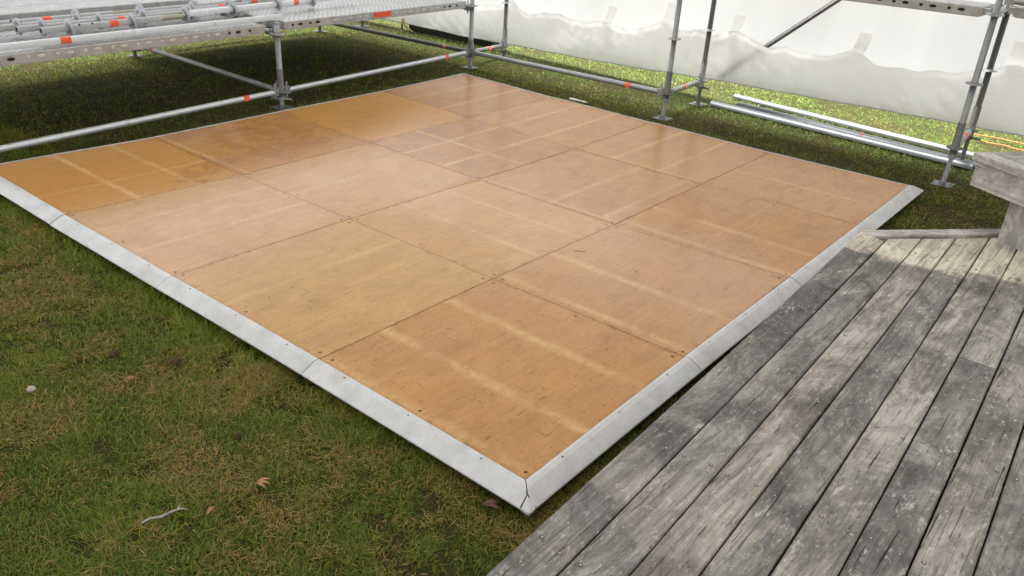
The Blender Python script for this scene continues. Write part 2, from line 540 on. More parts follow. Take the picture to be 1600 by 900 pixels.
def mat_plank():
    m = M('perforated_steel')
    o = m.obj()
    s = m.xyz(o)
    # rows of raised slots along x
    row = m.math('FLOOR', m.math('DIVIDE', s[1], 0.030))
    par = m.math('MULTIPLY', m.math('MODULO', row, 2.0), 0.5)
    fx = m.math('FRACT', m.math('ADD', m.math('DIVIDE', s[0], 0.055), par))
    fy = m.math('FRACT', m.math('DIVIDE', s[1], 0.030))
    dx = m.math('ABSOLUTE', m.math('SUBTRACT', fx, 0.5))
    dy = m.math('ABSOLUTE', m.math('SUBTRACT', fy, 0.5))
    k = m.math('MULTIPLY', m.math('SUBTRACT', 1.0, m.smooth(dx, 0.22, 0.34)), m.math('SUBTRACT', 1.0, m.smooth(dy, 0.18, 0.32)))
    geo = m.n('ShaderNodeNewGeometry')
    up = m.smooth(m.xyz(geo.outputs['Normal'])[2], 0.6, 0.9)
    k = m.math('MULTIPLY', k, up)
    a = m.noise(o, 11, 5, 0.65)
    b = m.noise(o, 60, 3)
    base = m.ramp(a, [(0.3, (0.30, 0.30, 0.295)), (0.7, (0.50, 0.50, 0.50))])
    base = m.mix(m.math('MULTIPLY', m.smooth(b, 0.5, 0.7), 0.3), base, (0.27, 0.27, 0.265))
    hole = m.math('MULTIPLY', k, 0.75)
    col = m.mix(hole, base, (0.13, 0.125, 0.12))
    nb = m.bump(m.math('SUBTRACT', 1.0, k), 0.6, 0.006)
    return m.set(col, 0.42, 0.45, nb)


PLANK = mat_plank()


def mat_ground():
    m = M('lawn_soil')
    o = m.obj()
    a = m.noise(o, 1.6, 6, 0.6, 0.3)
    b = m.noise(o, 9, 6, 0.7)
    c = m.noise(o, 85, 4, 0.7)
    col = m.ramp(b, [(0.3, (0.030, 0.020, 0.011)), (0.5, (0.045, 0.045, 0.014)), (0.7, (0.060, 0.068, 0.016))])
    col = m.mix(m.smooth(a, 0.45, 0.7), col, (0.055, 0.036, 0.018))
    col = m.mix(m.math('MULTIPLY', m.smooth(c, 0.5, 0.7), 0.7), col, (0.075, 0.085, 0.022))
    return m.set(col, 0.95, 0, m.bump(c, 0.8, 0.02), 0.1)


def mat_grass():
    m = M('grass_blade')
    t = m.t
    at = m.n('ShaderNodeAttribute'); at.attribute_name = 'tint'
    d = m.n('ShaderNodeBsdfDiffuse'); tr = m.n('ShaderNodeBsdfTranslucent')
    g = m.n('ShaderNodeBsdfGlossy'); g.inputs['Roughness'].default_value = 0.5
    m.l(at.outputs['Color'], d.inputs['Color']); m.l(at.outputs['Color'], tr.inputs['Color'])
    mx = m.n('ShaderNodeMixShader'); mx.inputs[0].default_value = 0.35
    m.l(d.outputs[0], mx.inputs[1]); m.l(tr.outputs[0], mx.inputs[2])
    mg = m.n('ShaderNodeMixShader'); mg.inputs[0].default_value = 0.02
    m.l(mx.outputs[0], mg.inputs[1]); m.l(g.outputs[0], mg.inputs[2])
    t.nodes.remove(m.b)
    m.l(mg.outputs[0], m.out.inputs['Surface'])
    return m.mat


# ------------------------------------------------------------------ ground
def build_ground():
    xs = sorted(set([-400, -120, -40, -15] + [round(-6 + 0.5 * i, 2) for i in range(41)] + [22, 45, 120, 400]))
    ys = xs
    V = []
    for y in ys:
        for x in xs:
            bump = 0.006 * math.sin(2.1 * x + 0.7) * math.cos(1.7 * y) if (-5 < x < 9 and -5 < y < 11) else 0
            V.append((x, y, hgt(x, y) - 0.09 + min(0.0, bump)))
    n = len(xs)
    F = [(j * n + i, j * n + i + 1, (j + 1) * n + i + 1, (j + 1) * n + i) for j in range(n - 1) for i in range(n - 1)]
    b = MB(); b.add(V, F, 0, True)
    return tag(b.build('ground', mat_ground()), kind='structure')


build_ground()

# ------------------------------------------------------------------ marquee: walls, and an unseen roof added to shade the floor
def wx(y, off=0.0):                                      # the long wall stands a hair out of square
    return 6.02 + 0.025 * y + off


mq = empty('marquee', 'large white fabric marquee whose back walls hang behind the scaffolding', 'marquee', loc=(6.1, 3.0, -0.08))


def rel(b, o):
    b.v = [(x - o.location.x, y - o.location.y, z - o.location.z) for x, y, z in b.v]
    return b


def sheet(fun, us, vs, thick=0.0):
    V = [fun(u, v) for v in vs for u in us]
    n = len(us)
    F = [(j * n + i, j * n + i + 1, (j + 1) * n + i + 1, (j + 1) * n + i) for j in range(len(vs) - 1) for i in range(n - 1)]
    b = MB(); b.add(V, F, 0, True)
    return b


HEM_PTS = [(-9, 0.24), (-0.46, 0.22), (0.07, 0.207), (2.14, 0.167), (2.96, 0.137), (4.15, 0.094), (5.12, 0.086), (5.99, 0.06), (6.95, 0.071), (7.67, 0.06), (9, 0.05)]


def hem_z(y):
    return float(np.interp(y, [p[0] for p in HEM_PTS], [p[1] for p in HEM_PTS]))


WALL_TOP = 1.7
EAVE = 2.7
WALL_Y1 = 8.75
ys = [-7 + 0.1 * i for i in range(158)]
b = sheet(lambda y, k: (wx(y, 0.155) + 0.012 * math.sin(3.1 * y + 1.3 * k) + 0.008 * math.sin(7.7 * y), y, hem_z(y) + 0.03 + (WALL_TOP - hem_z(y)) * k), ys, [0, .12, .25, .4, .6, .8, 1.0])
rel(b, mq).build('wall_panel', WALL, mq)
xs_ = [-5 + 0.1 * i for i in range(113)]
b = sheet(lambda x, k: (x, WALL_Y1 + 0.01 * math.sin(3 * x + k), 0.10 + (WALL_TOP - 0.10) * k), xs_, [0, .2, .5, .8, 1.0])
rel(b, mq).build('wall_panel', WALL, mq)
ROOF_X0, ROOF_X1, ROOF_Y1 = -3.6, 6.15, 8.15  # unseen roof, edges placed to leave a sunlit strip by the walls
rx = [ROOF_X0 + (ROOF_X1 - ROOF_X0) * i / 30 for i in range(31)]


def roof_pt(x, y):
    k = (y + 7) / (ROOF_Y1 + 7)
    return (x, y, EAVE + 1.3 * (1 - abs(x - 1.35) / 4.95) - 0.05 * math.sin(PI * (k * 5 % 1)))


b = sheet(roof_pt, rx, [-7 + (ROOF_Y1 + 7) * i / 40 for i in range(41)])
rel(b, mq).build('shade_roof_sheet', ROOF, mq)

# ------------------------------------------------------------------ milky plastic skirt taped along the wall
sk = empty('plastic_skirt', 'milky plastic sheet with scalloped top edge taped along the foot of the white wall', 'plastic sheet', loc=(6.1, 3.0, 0.1))
SC = [(9.0, 0.6), (8.6, 0.5), (8.1, 0.64), (7.7, 0.52), (7.2, 0.5), (6.9, 0.62), (6.5, 0.5), (6.2, 0.62), (5.9, 0.50), (5.67, 0.478), (5.41, 0.511), (5.26, 0.582), (5.16, 0.623), (5.0, 0.483), (4.85, 0.488), (4.66, 0.528), (4.43, 0.545), (4.24, 0.5), (4.1, 0.498), (3.89, 0.541), (3.76, 0.546), (3.62, 0.503), (3.46, 0.514), (3.3, 0.556), (3.15, 0.636), (3.04, 0.645), (2.84, 0.584), (2.76, 0.595), (2.63, 0.652), (2.5, 0.564), (2.37, 0.657), (2.2, 0.676), (2.02, 0.606), (1.91, 0.562), (1.72, 0.61), (1.55, 0.571), (1.34, 0.577), (1.19, 0.618), (1.09, 0.675), (1.0, 0.677), (0.88, 0.568), (0.7, 0.588), (0.5, 0.583), (0.35, 0.62), (0.2, 0.62), (0.01, 0.679), (-0.12, 0.728), (-0.29, 0.774), (-0.5, 0.7), (-0.9, 0.62), (-1.4, 0.72), (-2, 0.6), (-2.6, 0.7), (-3.2, 0.6)]
SC = SC[::-1]


def sc_z(y):
    # smooth the picked points a little (cubic through neighbours)
    xs = [p[0] for p in SC]; zs = [p[1] for p in SC]
    return float(0.5 * np.interp(y, xs, zs) + 0.25 * np.interp(y - 0.05, xs, zs) + 0.25 * np.interp(y + 0.05, xs, zs)) + 0.006 * math.sin(23 * y)


ys2 = [-3.2 + 0.03 * i for i in range(395)]
WRK = [(random.Random(40 + i).uniform(12, 60), random.Random(80 + i).uniform(-22, 22), random.Random(120 + i).uniform(0, 6), random.Random(160 + i).uniform(.4, 3.0)) for i in range(14)]


def skirt_pt(y, k):
    wv = 0.010 * math.sin(9.1 * y + 2 * k) * (1 - 0.5 * k) + 0.010 * math.sin(3.3 * y + 4 * k)
    wr = 0.0
    for f, g_, ph, f2 in WRK:                             # irregular creases
        wr += max(0.0, math.sin(f * y + g_ * k + ph) - 0.55) * max(0.0, math.sin(f2 * y + 5 * k + ph * 2))
    wv -= 0.011 * min(wr, 2.5)
    if k > 0.93:
        wv -= 0.012                                       # the cut top edge curls off the wall
    z0 = hem_z(y) + 0.012
    return (wx(y, 0.035) + wv, y, z0 + (sc_z(y) - z0) * k)


b = sheet(skirt_pt, ys2, [0, .04, .08, .14, .2, .27, .34, .41, .48, .55, .62, .69, .76, .83, .89, .94, 1.0])
rel(b, sk).build('sheet', MILKY, sk)
b = MB()
b.curve([(wx(y, 0.045) + 0.010 * math.sin(9.1 * y) + 0.012 * math.sin(3.3 * y), y, hem_z(y) + 0.006) for y in ys2], 0.009, 8)
rel(b, sk).build('hem', HEM, sk)
for y0, z0, y1, z1 in ((3.85, .70, 3.74, .53), (3.11, .834, 2.98, .63), (2.33, .81, 2.22, .65), (1.09, .821, .97, .66), (-.16, .934, -.34, .76), (5.20, .78, 5.10, .60)):
    b = MB()
    for k in range(1):
        xa, xb = wx(y0, 0.135), wx(y0, 0.012)
        V = []
        for j in range(7):
            t = j / 6
            x = xa + (xb - xa) * t ** 2.2
            z = z0 + (z1 - z0) * t
            for yy in (y0, y1):
                V.append((x - 0.006, yy, z))
        F = [(2 * j, 2 * j + 1, 2 * j + 3, 2 * j + 2) for j in range(6)]
        b.add(V, F, 0, True)
    rel(b, sk).build('tape_tab', TAB, sk)

# black beam lying beneath the wall and the loose strap at its end
b = MB()
b.frame((6.27, 5.55, -0.09), (0.02, 1, 0), (1, -0.02, 0), (0, 0, 1), 1.52, 0.16, 0.155, 0, 0.012)
o = b.build('beam', BLACK_WRAP)
tag(o, 'long black plastic covered beam lying on the grass under the wall hem', 'beam')
b = MB()
b.curve([(6.19, 7.05, 0.10), (6.17, 7.02, 0.06), (6.18, 6.95, 0.02), (6.17, 6.86, -0.01)], 0.011, 6)
b.curve([(6.20, 7.08, 0.13), (6.16, 7.06, 0.07), (6.17, 7.07, 0.0)], 0.018, 6)
tag(b.build('strap', YELLOW), 'short yellow strap hanging from the wall hem at the end of the black beam', 'strap')

# ------------------------------------------------------------------ scaffolding
R_ST, R_LED = 0.0242, 0.0242
sc_root = empty('scaffolding', 'grey galvanised ring-lock scaffold frame standing round the back of the wooden dance floor', 'scaffolding', loc=(5.15, 4.9, -0.05))


def rosette(z, x, y, parent, mat=None, lean=(0, 0)):
    b = MB()
    b.prof((x, y, z - 0.005), (x, y, z + 0.005), [(0, 0.030), (0, 0.061), (0, 0.061), (0.010, 0.061), (0.010, 0.061), (0.010, 0.030)], 18)
    b.prof((x, y, z - 0.014), (x, y, z + 0.014), [(0, 0.0275), (0.028, 0.0275)], 14)
    return rel(b, sc_root).build('rosette', mat or GALV, parent)


def standard(x, y, g, zn, top, bare_top=False, collar=0.20, rz=(), jack_dx=0.0, dark=False, coll_mat=None):
    b = MB()
    b.tube((x, y, zn + collar - 0.02), (x, y, top), R_ST, 16)
    st = rel(b, sc_root).build('standard', GALV_DARK if dark else GALV, sc_root)
    b = MB()                                             # starter collar, a size larger
    b.prof((x, y, zn - 0.05), (x, y, zn + collar), [(0, 0.0245), (0, 0.029), (0, 0.029), (collar + .05, 0.029), (collar + .05, 0.029), (collar + .05, 0.0245)], 16)
    rel(b, sc_root).build('base_collar', GALV_DARK, st)
    rosette(zn, x, y, st, GALV_DARK)
    for z in rz:
        rosette(z, x, y, st)
    b = MB()                                             # threaded jack with wing nut
    px, py = x + jack_dx, y - jack_dx * 0.2
    pr = []
    L = zn - 0.03 - (g + 0.008)
    k = 0
    t = 0.0
    while t < L:
        pr += [(t, 0.0155), (t + 0.004, 0.0155), (t + 0.006, 0.0185), (t + 0.010, 0.0185)]
        t += 0.012
    b.prof((px, py, g + 0.008), (x, y, zn - 0.03), pr, 12)
    b.prof((x, y, zn - 0.075), (x, y, zn - 0.050), [(0, 0.017), (0, 0.034), (0, 0.034), (0.025, 0.034), (0.025, 0.034), (0.025, 0.017)], 8, 0, False)
    a = 0.9 + x * 1.7
    d = Vector((math.cos(a), math.sin(a), 0)); e = Vector((-d.y, d.x, 0))
    for s in (1, -1):
        b.frame(Vector((x, y, zn - 0.07)) + d * (0.03 * s) - e * 0.009, d * s, e * s if s > 0 else e, (0, 0, 1), 0.065, 0.018, 0.014)
    rel(b, sc_root).build('jack', GALV if not dark else GALV_DARK, st)
    b = MB()
    b.box(px - 0.075, px + 0.075, py - 0.075, py + 0.075, g, g + 0.007)
    b.prof((px, py, g + 0.007), (px, py, g + 0.03), [(0, 0.024), (0.023, 0.020)], 12)
    rel(b, sc_root).build('base_plate', GALV_DARK if dark else GALV_DULL, st)
    return st


def wedge_head(b, c, d):
    """cast head with a wedge pin where a ledger meets a rosette at c, pointing away along d"""
    c, d = Vector(c), Vector(d).normalized()
    e = Vector((-d.y, d.x, 0)).normalized()
    z = Vector((0, 0, 1))
    b.frame(c + d * 0.034 - e * 0.020 - z * 0.030, d, e, z, 0.060, 0.040, 0.060)
    b.frame(c + d * 0.030 - e * 0.016 + z * 0.008, d, e, z, 0.016, 0.032, 0.032)
    b.frame(c + d * 0.054 - e * 0.0035 - z * 0.062, (d + z * 0.12).normalized(), e, z, 0.018, 0.007, 0.140)


def ledger(p, q, tapes=(), mat=None, heads=(True, True)):
    p, q = Vector(p), Vector(q)
    d = (q - p).normalized()
    L = (q - p).length
    b = MB()
    b.tube(p + d * 0.085, q - d * 0.085, R_LED, 16, hollow=False)
    lg = rel(b, sc_root).build('ledger', mat or GALV_BRIGHT, sc_root)
    for on, c, dd in ((heads[0], p, d), (heads[1], q, -d)):
        if on:
            b = MB(); wedge_head(b, c, dd)
            rel(b, sc_root).build('wedge_head', GALV, lg)
    for t, wd, mt in tapes:
        b = MB()
        a = p + d * t
        b.prof(a, a + d * wd, [(0, R_LED), (0, R_LED + 0.0016), (0, R_LED + .0016), (wd, R_LED + 0.0016), (wd, R_LED + .0016), (wd, R_LED)], 16)
        rel(b, sc_root).build('tape_band', mt, lg)
    return lg


FL = (2.57, 4.85); FC = (5.19, 4.94); B1 = (5.10, 2.38); B2 = (5.20, -0.12)
FCb = (6.00, 5.12); B1b = (5.87, 2.42); B2b = (5.90, -0.08)
SL = (2.60, 7.45); SC_ = (5.22, 7.62); SCb = (5.98, 7.66)
FX = (-0.02, 4.77)
zFL, zFC, zB1, zB2 = 0.078, 0.135, 0.172, 0.205
zX = 0.02
standard(*FL, -0.070, zFL, 0.645, rz=(zFL + .497,))
standard(*FC, -0.040, zFC, 2.66, rz=(zFC + .497, zFC + .994, zFC + 1.5), collar=0.14)
standard(*B1, -0.070, zB1, 2.66, rz=(zB1 + .497, zB1 + .994, zB1 + 1.5), jack_dx=-0.01)
standard(*B2, -0.090, zB2, 2.66, rz=(zB2 + .497, zB2 + .994, zB2 + 1.5), jack_dx=-0.025)
standard(*FCb, -0.030, 0.10, 2.66, rz=(.597, 1.094, 1.6), dark=True)
standard(*B1b, -0.060, 0.180, 2.66, rz=(.677, 1.174, 1.67), dark=True)
standard(*B2b, -0.085, 0.215, 2.66, rz=(.712, 1.209, 1.7), dark=True)
standard(*SL, -0.04, 0.09, 0.60, dark=True)
standard(*SC_, -0.03, 0.11, 0.60, dark=True)
standard(*SCb, -0.03, 0.11, 2.66, rz=(.607, 1.104), dark=True)
standard(*FX, -0.09, zX, 0.60, rz=(zX + .497,))
standard(-0.02, 7.35, -0.07, 0.06, 0.60, dark=True)
T = TAPE
ledger((*FX, zX), (*FL, zFL), ((2.19, 0.055, T),))
ledger((*FL, zFL), (*FC, zFC), ((2.18, 0.055, T),))
ledger((*FC, zFC), (*B1, zB1), ((2.10, 0.062, T),), GALV)
ledger((*FL, zFL), (*SL, 0.09), ((2.18, 0.06, TAPE_OLD),), GALV)
ledger((*FC, zFC), (*SC_, 0.11), ((0.36, 0.06, TAPE_OLD),), GALV_DARK)
ledger((*FC, zFC), (*FCb, 0.10), ((0.40, 0.055, T),), GALV)
ledger((*B1, zB1), (*B1b, 0.18), ((0.36, 0.055, TAPE_OLD),), GALV)
ledger((*B2, zB2), (*B2b, 0.215), ((0.40, 0.05, T),), GALV)
ledger((*SL, 0.09), (*SC_, 0.11), (), GALV_DARK)
# transoms that carry the decks
for p, q, z1, z2 in ((FL, SL, zFL + .497, 0.585), (FC, SC_, zFC + .497 - .03, 0.60), (FX, (-0.02, 7.35), zX + .54, 0.55)):
    ledger((*p, z1), (*q, z2), (), GALV)
ledger((*B1, zB1 + .994), (*B1b, 1.174), (), GALV)
ledger((*B2, zB2 + .994), (*B2b, 1.209), (), GALV)
ledger((*B2, zB2 + 1.10), (5.24, -2.6, 1.31), (), GALV, (True, False))
# diagonal brace behind the skirt
b = MB()
b.tube((wx(2.36, 0.098), 2.36, 0.20), (wx(0.2, 0.098), 0.16, 2.08), 0.0242, 14)
rel(b, sc_root).build('brace', GALV_DARK, sc_root)


# ------------------------------------------------------------------ steel scaffold planks
def plank_mesh(L, wd=0.318, h=0.068, front_holes=True, all_dark=False):
    """along +x from 0 to L, y 0..wd, top at z=0"""
    b = MB()
    b.box(0.03, L - 0.03, 0, wd, -h, 0, 0, 0.006)
    # folded lip below the side
    b.box(0.05, L - 0.05, 0.002, 0.02, -h - 0.006, -h - 0.0005, 0)
    # hooks at both ends
    for x0 in (-0.01, L - 0.05):
        for y0 in (0.04, wd - 0.09):
            b.box(x0, x0 + 0.06, y0, y0 + 0.05, -0.055, -0.012, 2)
    # pressed pads and dark slots along the front face
    x = 0.12
    k = 0
    while x < L - 0.12 and front_holes:
        end = all_dark or x < 0.42 or x > L - 0.42
        wdt = 0.055 if k % 2 else 0.028
        mi = 1 if end else 2
        pr = 0.003 if not end else 0.0012
        n = 10
        ring0, ring1 = [], []
        for i in range(n):
            a = 2 * PI * i / n
            ring0.append((x + math.cos(a) * wdt / 2, 0.0, -h * 0.5 + math.sin(a) * 0.012))
            ring1.append((x + math.cos(a) * wdt / 2 * 0.8, -pr, -h * 0.5 + math.sin(a) * 0.0095))
        b.rings([ring0, ring1], mi, False, False, True)
        x += 0.085 + (0.03 if k % 2 else 0.0)
        k += 1
    return b


def plank(L, loc, label, group, rot=0.0, sticker=None, seed=0, holes=True, flip=False):
    b = plank_mesh(L, front_holes=holes, all_dark=bool(flip))
    o = b.build('scaffold_plank', [PLANK, DARK, GALV_BRIGHT])
    o.location = loc
    o.rotation_euler = (0, -math.radians(0.0) + rot, math.radians(1.9) if not flip else flip)
    tag(o, label, 'scaffold plank', group)
    if sticker:
        s = MB()
        s.box(sticker[0], sticker[1], -0.0042, -0.0005, -0.058, -0.010)
        s.build('orange_sticker', TAPE, o)
    return o


GS = 'steel planks of the raised stage'
ang = math.radians(1.9)
dzs = -math.atan2(0.02, 2.5)
for r in range(3):
    plank(2.50, (0.0 - 0.011 * r, 4.80 + 0.325 * r, 0.632), ('front edge steel plank of the left stage bay, below the long bare tube',
          'second steel plank from the front edge in the left stage bay, under the loose posts',
          'third steel plank in the left stage bay, in front of the raised plank')[r], GS, dzs, seed=r)
for r in range(4):
    plank(2.50, (-0.05, 5.80 + 0.325 * r, 0.725), 'perforated steel plank of the raised step at the back of the left stage bay', GS, dzs, seed=r, holes=False)
for r in range(8):
    lab = ('front edge steel plank of the right stage bay with an orange rectangular sticker',
           'second steel plank from the front edge of the right stage bay')[r] if r < 2 else 'steel plank further back in the right stage bay'
    plank(2.50, (2.64 - 0.011 * r, 4.875 + 0.325 * r, 0.662), lab, GS, dzs, sticker=(1.10, 1.33) if r == 0 else None, seed=r)
GU = 'steel planks of the upper scaffold deck'
for r in range(2):
    plank(2.38, (5.545 - 0.325 * (1 - r) - 0.32 + 0.32 - 0.02, 2.33, 1.235), 'steel plank with slotted side high up at the right, left of the post', GU, flip=-PI / 2 + 0.03, seed=r)
    plank(2.38, (5.605 - 0.325 * (1 - r) - 0.02, -0.19, 1.262), 'steel plank with slotted side at the right picture edge, right of the post', GU, flip=-PI / 2 + 0.03, seed=r)

# ------------------------------------------------------------------ loose tubes and posts lying on the stage
def loose_tube(name, p, q, label, group, cat='steel tube', tapes=(), mat=None, ros=(), spigot=None, marks=(), r=0.0242, parts_mat=None):
    p, q = Vector(p), Vector(q)
    mid = (p + q) / 2
    o = empty(name, label, cat, group, mid)
    d = (q - p).normalized()
    L = (q - p).length

    def put(b, nm, mt):
        b.v = [tuple(Vector(v) - mid) for v in b.v]
        return b.build(nm, mt, o)
    b = MB(); b.tube(p, q, r, 16)
    put(b, 'tube', mat or GALV_BRIGHT)
    for t in ros:
        b = MB(); a = p + d * t
        b.prof(a, a + d * 0.010, [(0, 0.03), (0, 0.061), (0, 0.061), (0.010, 0.061), (0.010, .061), (0.010, 0.03)], 18)
        b.prof(a - d * 0.01, a + d * 0.02, [(0, r + .003), (0.03, r + .003)], 14)
        put(b, 'rosette', GALV)
    for t, wd, mt in tapes:
        b = MB(); a = p + d * t
        b.prof(a, a + d * wd, [(0, r), (0, r + .0016), (0, r + .0016), (wd, r + .0016), (wd, r + .0016), (wd, r)], 16)
        put(b, 'tape_band', mt)
    if spigot:
        b = MB(); a = p + d * spigot[0]; e = p + d * spigot[1]
        b.prof(a, e, [(0, r * 0.78), ((e - a).length, r * 0.78)], 14)
        put(b, 'spigot', BEIGE)
    for t in marks:
        b = MB()
        e = Vector((-d.y, d.x, 0)).normalized()
        n = (Vector((0, 0, 1)) * 0.8 - e * 0.6).normalized()
        a = p + d * t + n * (r - 0.001)
        b.prof(a, a + n * 0.002, [(0, 0.008), (0.002, 0.008)], 8)
        put(b, 'pin_hole', DARK)
    return o


GT = 'loose scaffold tubes and posts lying on the stage'
zt = 0.668
loose_tube('scaffold_tube', (-0.35, 4.84, zt), (2.70, 4.96, zt + 0.026), 'long bare tube with one orange band, nearest the front edge of the stage', GT, tapes=((1.12, 0.075, T),))
loose_tube('scaffold_post', (0.74, 5.09, zt + .05), (1.70, 5.165, zt + .056), 'short loose post with an orange band and three ring plates, right behind the bare tube', GT, 'scaffold post',
           ros=(0.20, 0.70), tapes=((0.52, 0.065, T),), mat=GALV, spigot=(0.96, 1.16), marks=(0.28, 0.38))
loose_tube('scaffold_post', (1.92, 5.24, zt + .06), (3.92, 5.44, zt + .075), 'long loose post with ring plates lying from the middle of the stage to the right', GT, 'scaffold post',
           ros=(0.03, 0.52, 1.02, 1.45), tapes=((1.22, 0.055, T),), mat=GALV_BRIGHT)
loose_tube('scaffold_post', (0.63, 5.22, zt + .05), (2.55, 5.385, zt + .056), 'middle one of the loose posts, its open end beside two others at the left', GT, 'scaffold post',
           ros=(0.18, 0.62, 1.0, 1.42), mat=GALV, tapes=((0.78, 0.05, T),))
loose_tube('scaffold_post', (0.53, 5.32, zt + .05), (2.75, 5.51, zt + .056), 'loose post whose open end reaches furthest left of the staggered ends', GT, 'scaffold post',
           ros=(0.15, 0.60, 1.12, 1.62, 2.0), mat=GALV, tapes=((1.9, 0.06, T),))
loose_tube('scaffold_post', (-0.1, 5.42, zt + .05), (1.50, 5.555, zt + .055), 'rearmost loose post at the left with an orange band, beside the raised step', GT, 'scaffold post',
           ros=(0.55, 1.30), tapes=((1.03, 0.07, T),), mat=GALV, spigot=(1.6, 1.8), marks=(0.8,))
loose_tube('scaffold_post', (1.72, 5.58, zt + .05), (3.6, 5.745, zt + .06), 'rearmost loose post at the middle of the stage, lying against the raised step', GT, 'scaffold post',
           ros=(0.03, 0.55, 1.05, 1.5), tapes=((1.18, 0.06, T),), mat=GALV)

# ------------------------------------------------------------------ loose tubes on the grass by the wall
GG = 'loose tubes lying on the grass by the wall'


def gz(x, y, a=0.03):
    return hgt(x, y) - 0.09 + a


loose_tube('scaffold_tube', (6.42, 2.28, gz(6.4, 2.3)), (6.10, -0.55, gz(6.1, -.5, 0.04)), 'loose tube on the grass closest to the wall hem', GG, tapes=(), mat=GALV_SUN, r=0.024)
loose_tube('scaffold_tube', (6.12, 2.10, gz(6.1, 2.1)), (5.86, -0.30, gz(5.9, -.3, 0.035)), 'middle loose tube on the grass with a small orange mark', GG, tapes=((1.30, 0.02, T),), mat=GALV_DULL, r=0.025)
loose_tube('scaffold_tube', (5.93, 2.30, gz(5.9, 2.3)), (5.78, -0.20, gz(5.8, -.2, 0.04)), 'loose tube on the grass nearest the dance floor, its open end under the bench', GG, mat=GALV_DULL, r=0.030)

# orange cord on the grass at the right
b = MB()
cp = []
for k in range(26):
    t = k / 25
    cp.append((6.98 + 0.05 * math.sin(5 * t), 0.12 - 0.9 * t, gz(7, 0, 0.012) + 0.01))
cp2 = [(6.72 + 0.10 * (1 - k / 20) + 0.02 * math.sin(k), 0.05 - 0.75 * k / 20, gz(6.8, 0, 0.012) + 0.01) for k in range(21)]
b.curve(cp, 0.0055, 6)
b.curve(cp2, 0.0055, 6)
tag(b.build('extension_cord', ORANGE_CORD), 'thin orange cord trailing in two strands over the grass beside the right post', 'cord')

# ------------------------------------------------------------------ dance floor
G = [[(-0.002, -0.003), (1.151, 0.004), (2.333, 0.004), (3.474, 0.006), (4.609, 0.006)],
     [(0.008, 1.128), (1.142, 1.128), (2.269, 1.106), (3.417, 1.102), (4.580, 1.095)],
     [(0.003, 2.262), (1.143, 2.261), (2.272, 2.228), (3.410, 2.214), (4.575, 2.214)],
     [(-0.002, 3.390), (1.134, 3.346), (2.298, 3.375), (3.420, 3.345), (4.575, 3.330)],
     [(0.004, 4.530), (1.147, 4.468), (2.300, 4.480), (3.450, 4.472), (4.603, 4.508)]]
df = empty('dance_floor', 'square wooden dance floor of sixteen plywood panels inside a pale metal edging', 'dance floor', loc=(2.3, 2.25, 0.0))
# base colours (linear, paler panels include painted sheen), pale wear lines and tone per panel: [u][v]
Y3 = [('y', .33, .05, .75), ('y', .70, .05, .6)]
X3 = [('x', .33, .032, .6), ('x', .68, .032, .6)]
PAN = {
    (0, 0): ((0.44, 0.235, 0.105), Y3 + [('y', .03, .05, .5)], .10, 0),
    (0, 1): ((0.43, 0.235, 0.105), [('y', .42, .05, .45), ('y', .05, .04, .5)], .05, .15),
    (0, 2): ((0.40, 0.21, 0.095), [('y', .35, .05, .4), ('y', .03, .05, .5), ('x', .5, .02, .2)], .15, .15),
    (0, 3): ((0.43, 0.24, 0.115), [('y', .40, .04, .3)], .0, 0),
    (1, 0): ((0.48, 0.30, 0.135), [('x', .62, .04, .35)], .0, 0),
    (1, 1): ((0.48, 0.295, 0.130), [('y', .36, .035, .6), ('y', .7, .03, .35)], .0, .10),
    (1, 2): ((0.42, 0.235, 0.115), [('x', .10, .04, .5), ('x', .45, .03, .5), ('y', .04, .035, .6)], .10, 0),
    (1, 3): ((0.43, 0.24, 0.115), X3 + [('y', .03, .03, .4)], .05, 0),
    (2, 0): ((0.48, 0.295, 0.145), [('x', .35, .035, .55), ('x', .7, .035, .4)], .1, .05),
    (2, 1): ((0.47, 0.285, 0.130), [('x', .5, .03, .3)], .12, .12),
    (2, 2): ((0.36, 0.20, 0.105), X3 + [('y', .45, .03, .7)], .30, 0),
    (2, 3): ((0.42, 0.235, 0.110), X3, .10, 0),
    (3, 0): ((0.44, 0.225, 0.075), [('y', .38, .035, .6), ('y', .72, .035, .5), ('x', .33, .03, .3)], .0, .75),
    (3, 1): ((0.37, 0.19, 0.085), [('y', .05, .03, .5)], .15, .25),
    (3, 2): ((0.42, 0.235, 0.085), [], .0, .60),
    (3, 3): ((0.34, 0.18, 0.088), X3, .15, 0),
}
from itertools import product
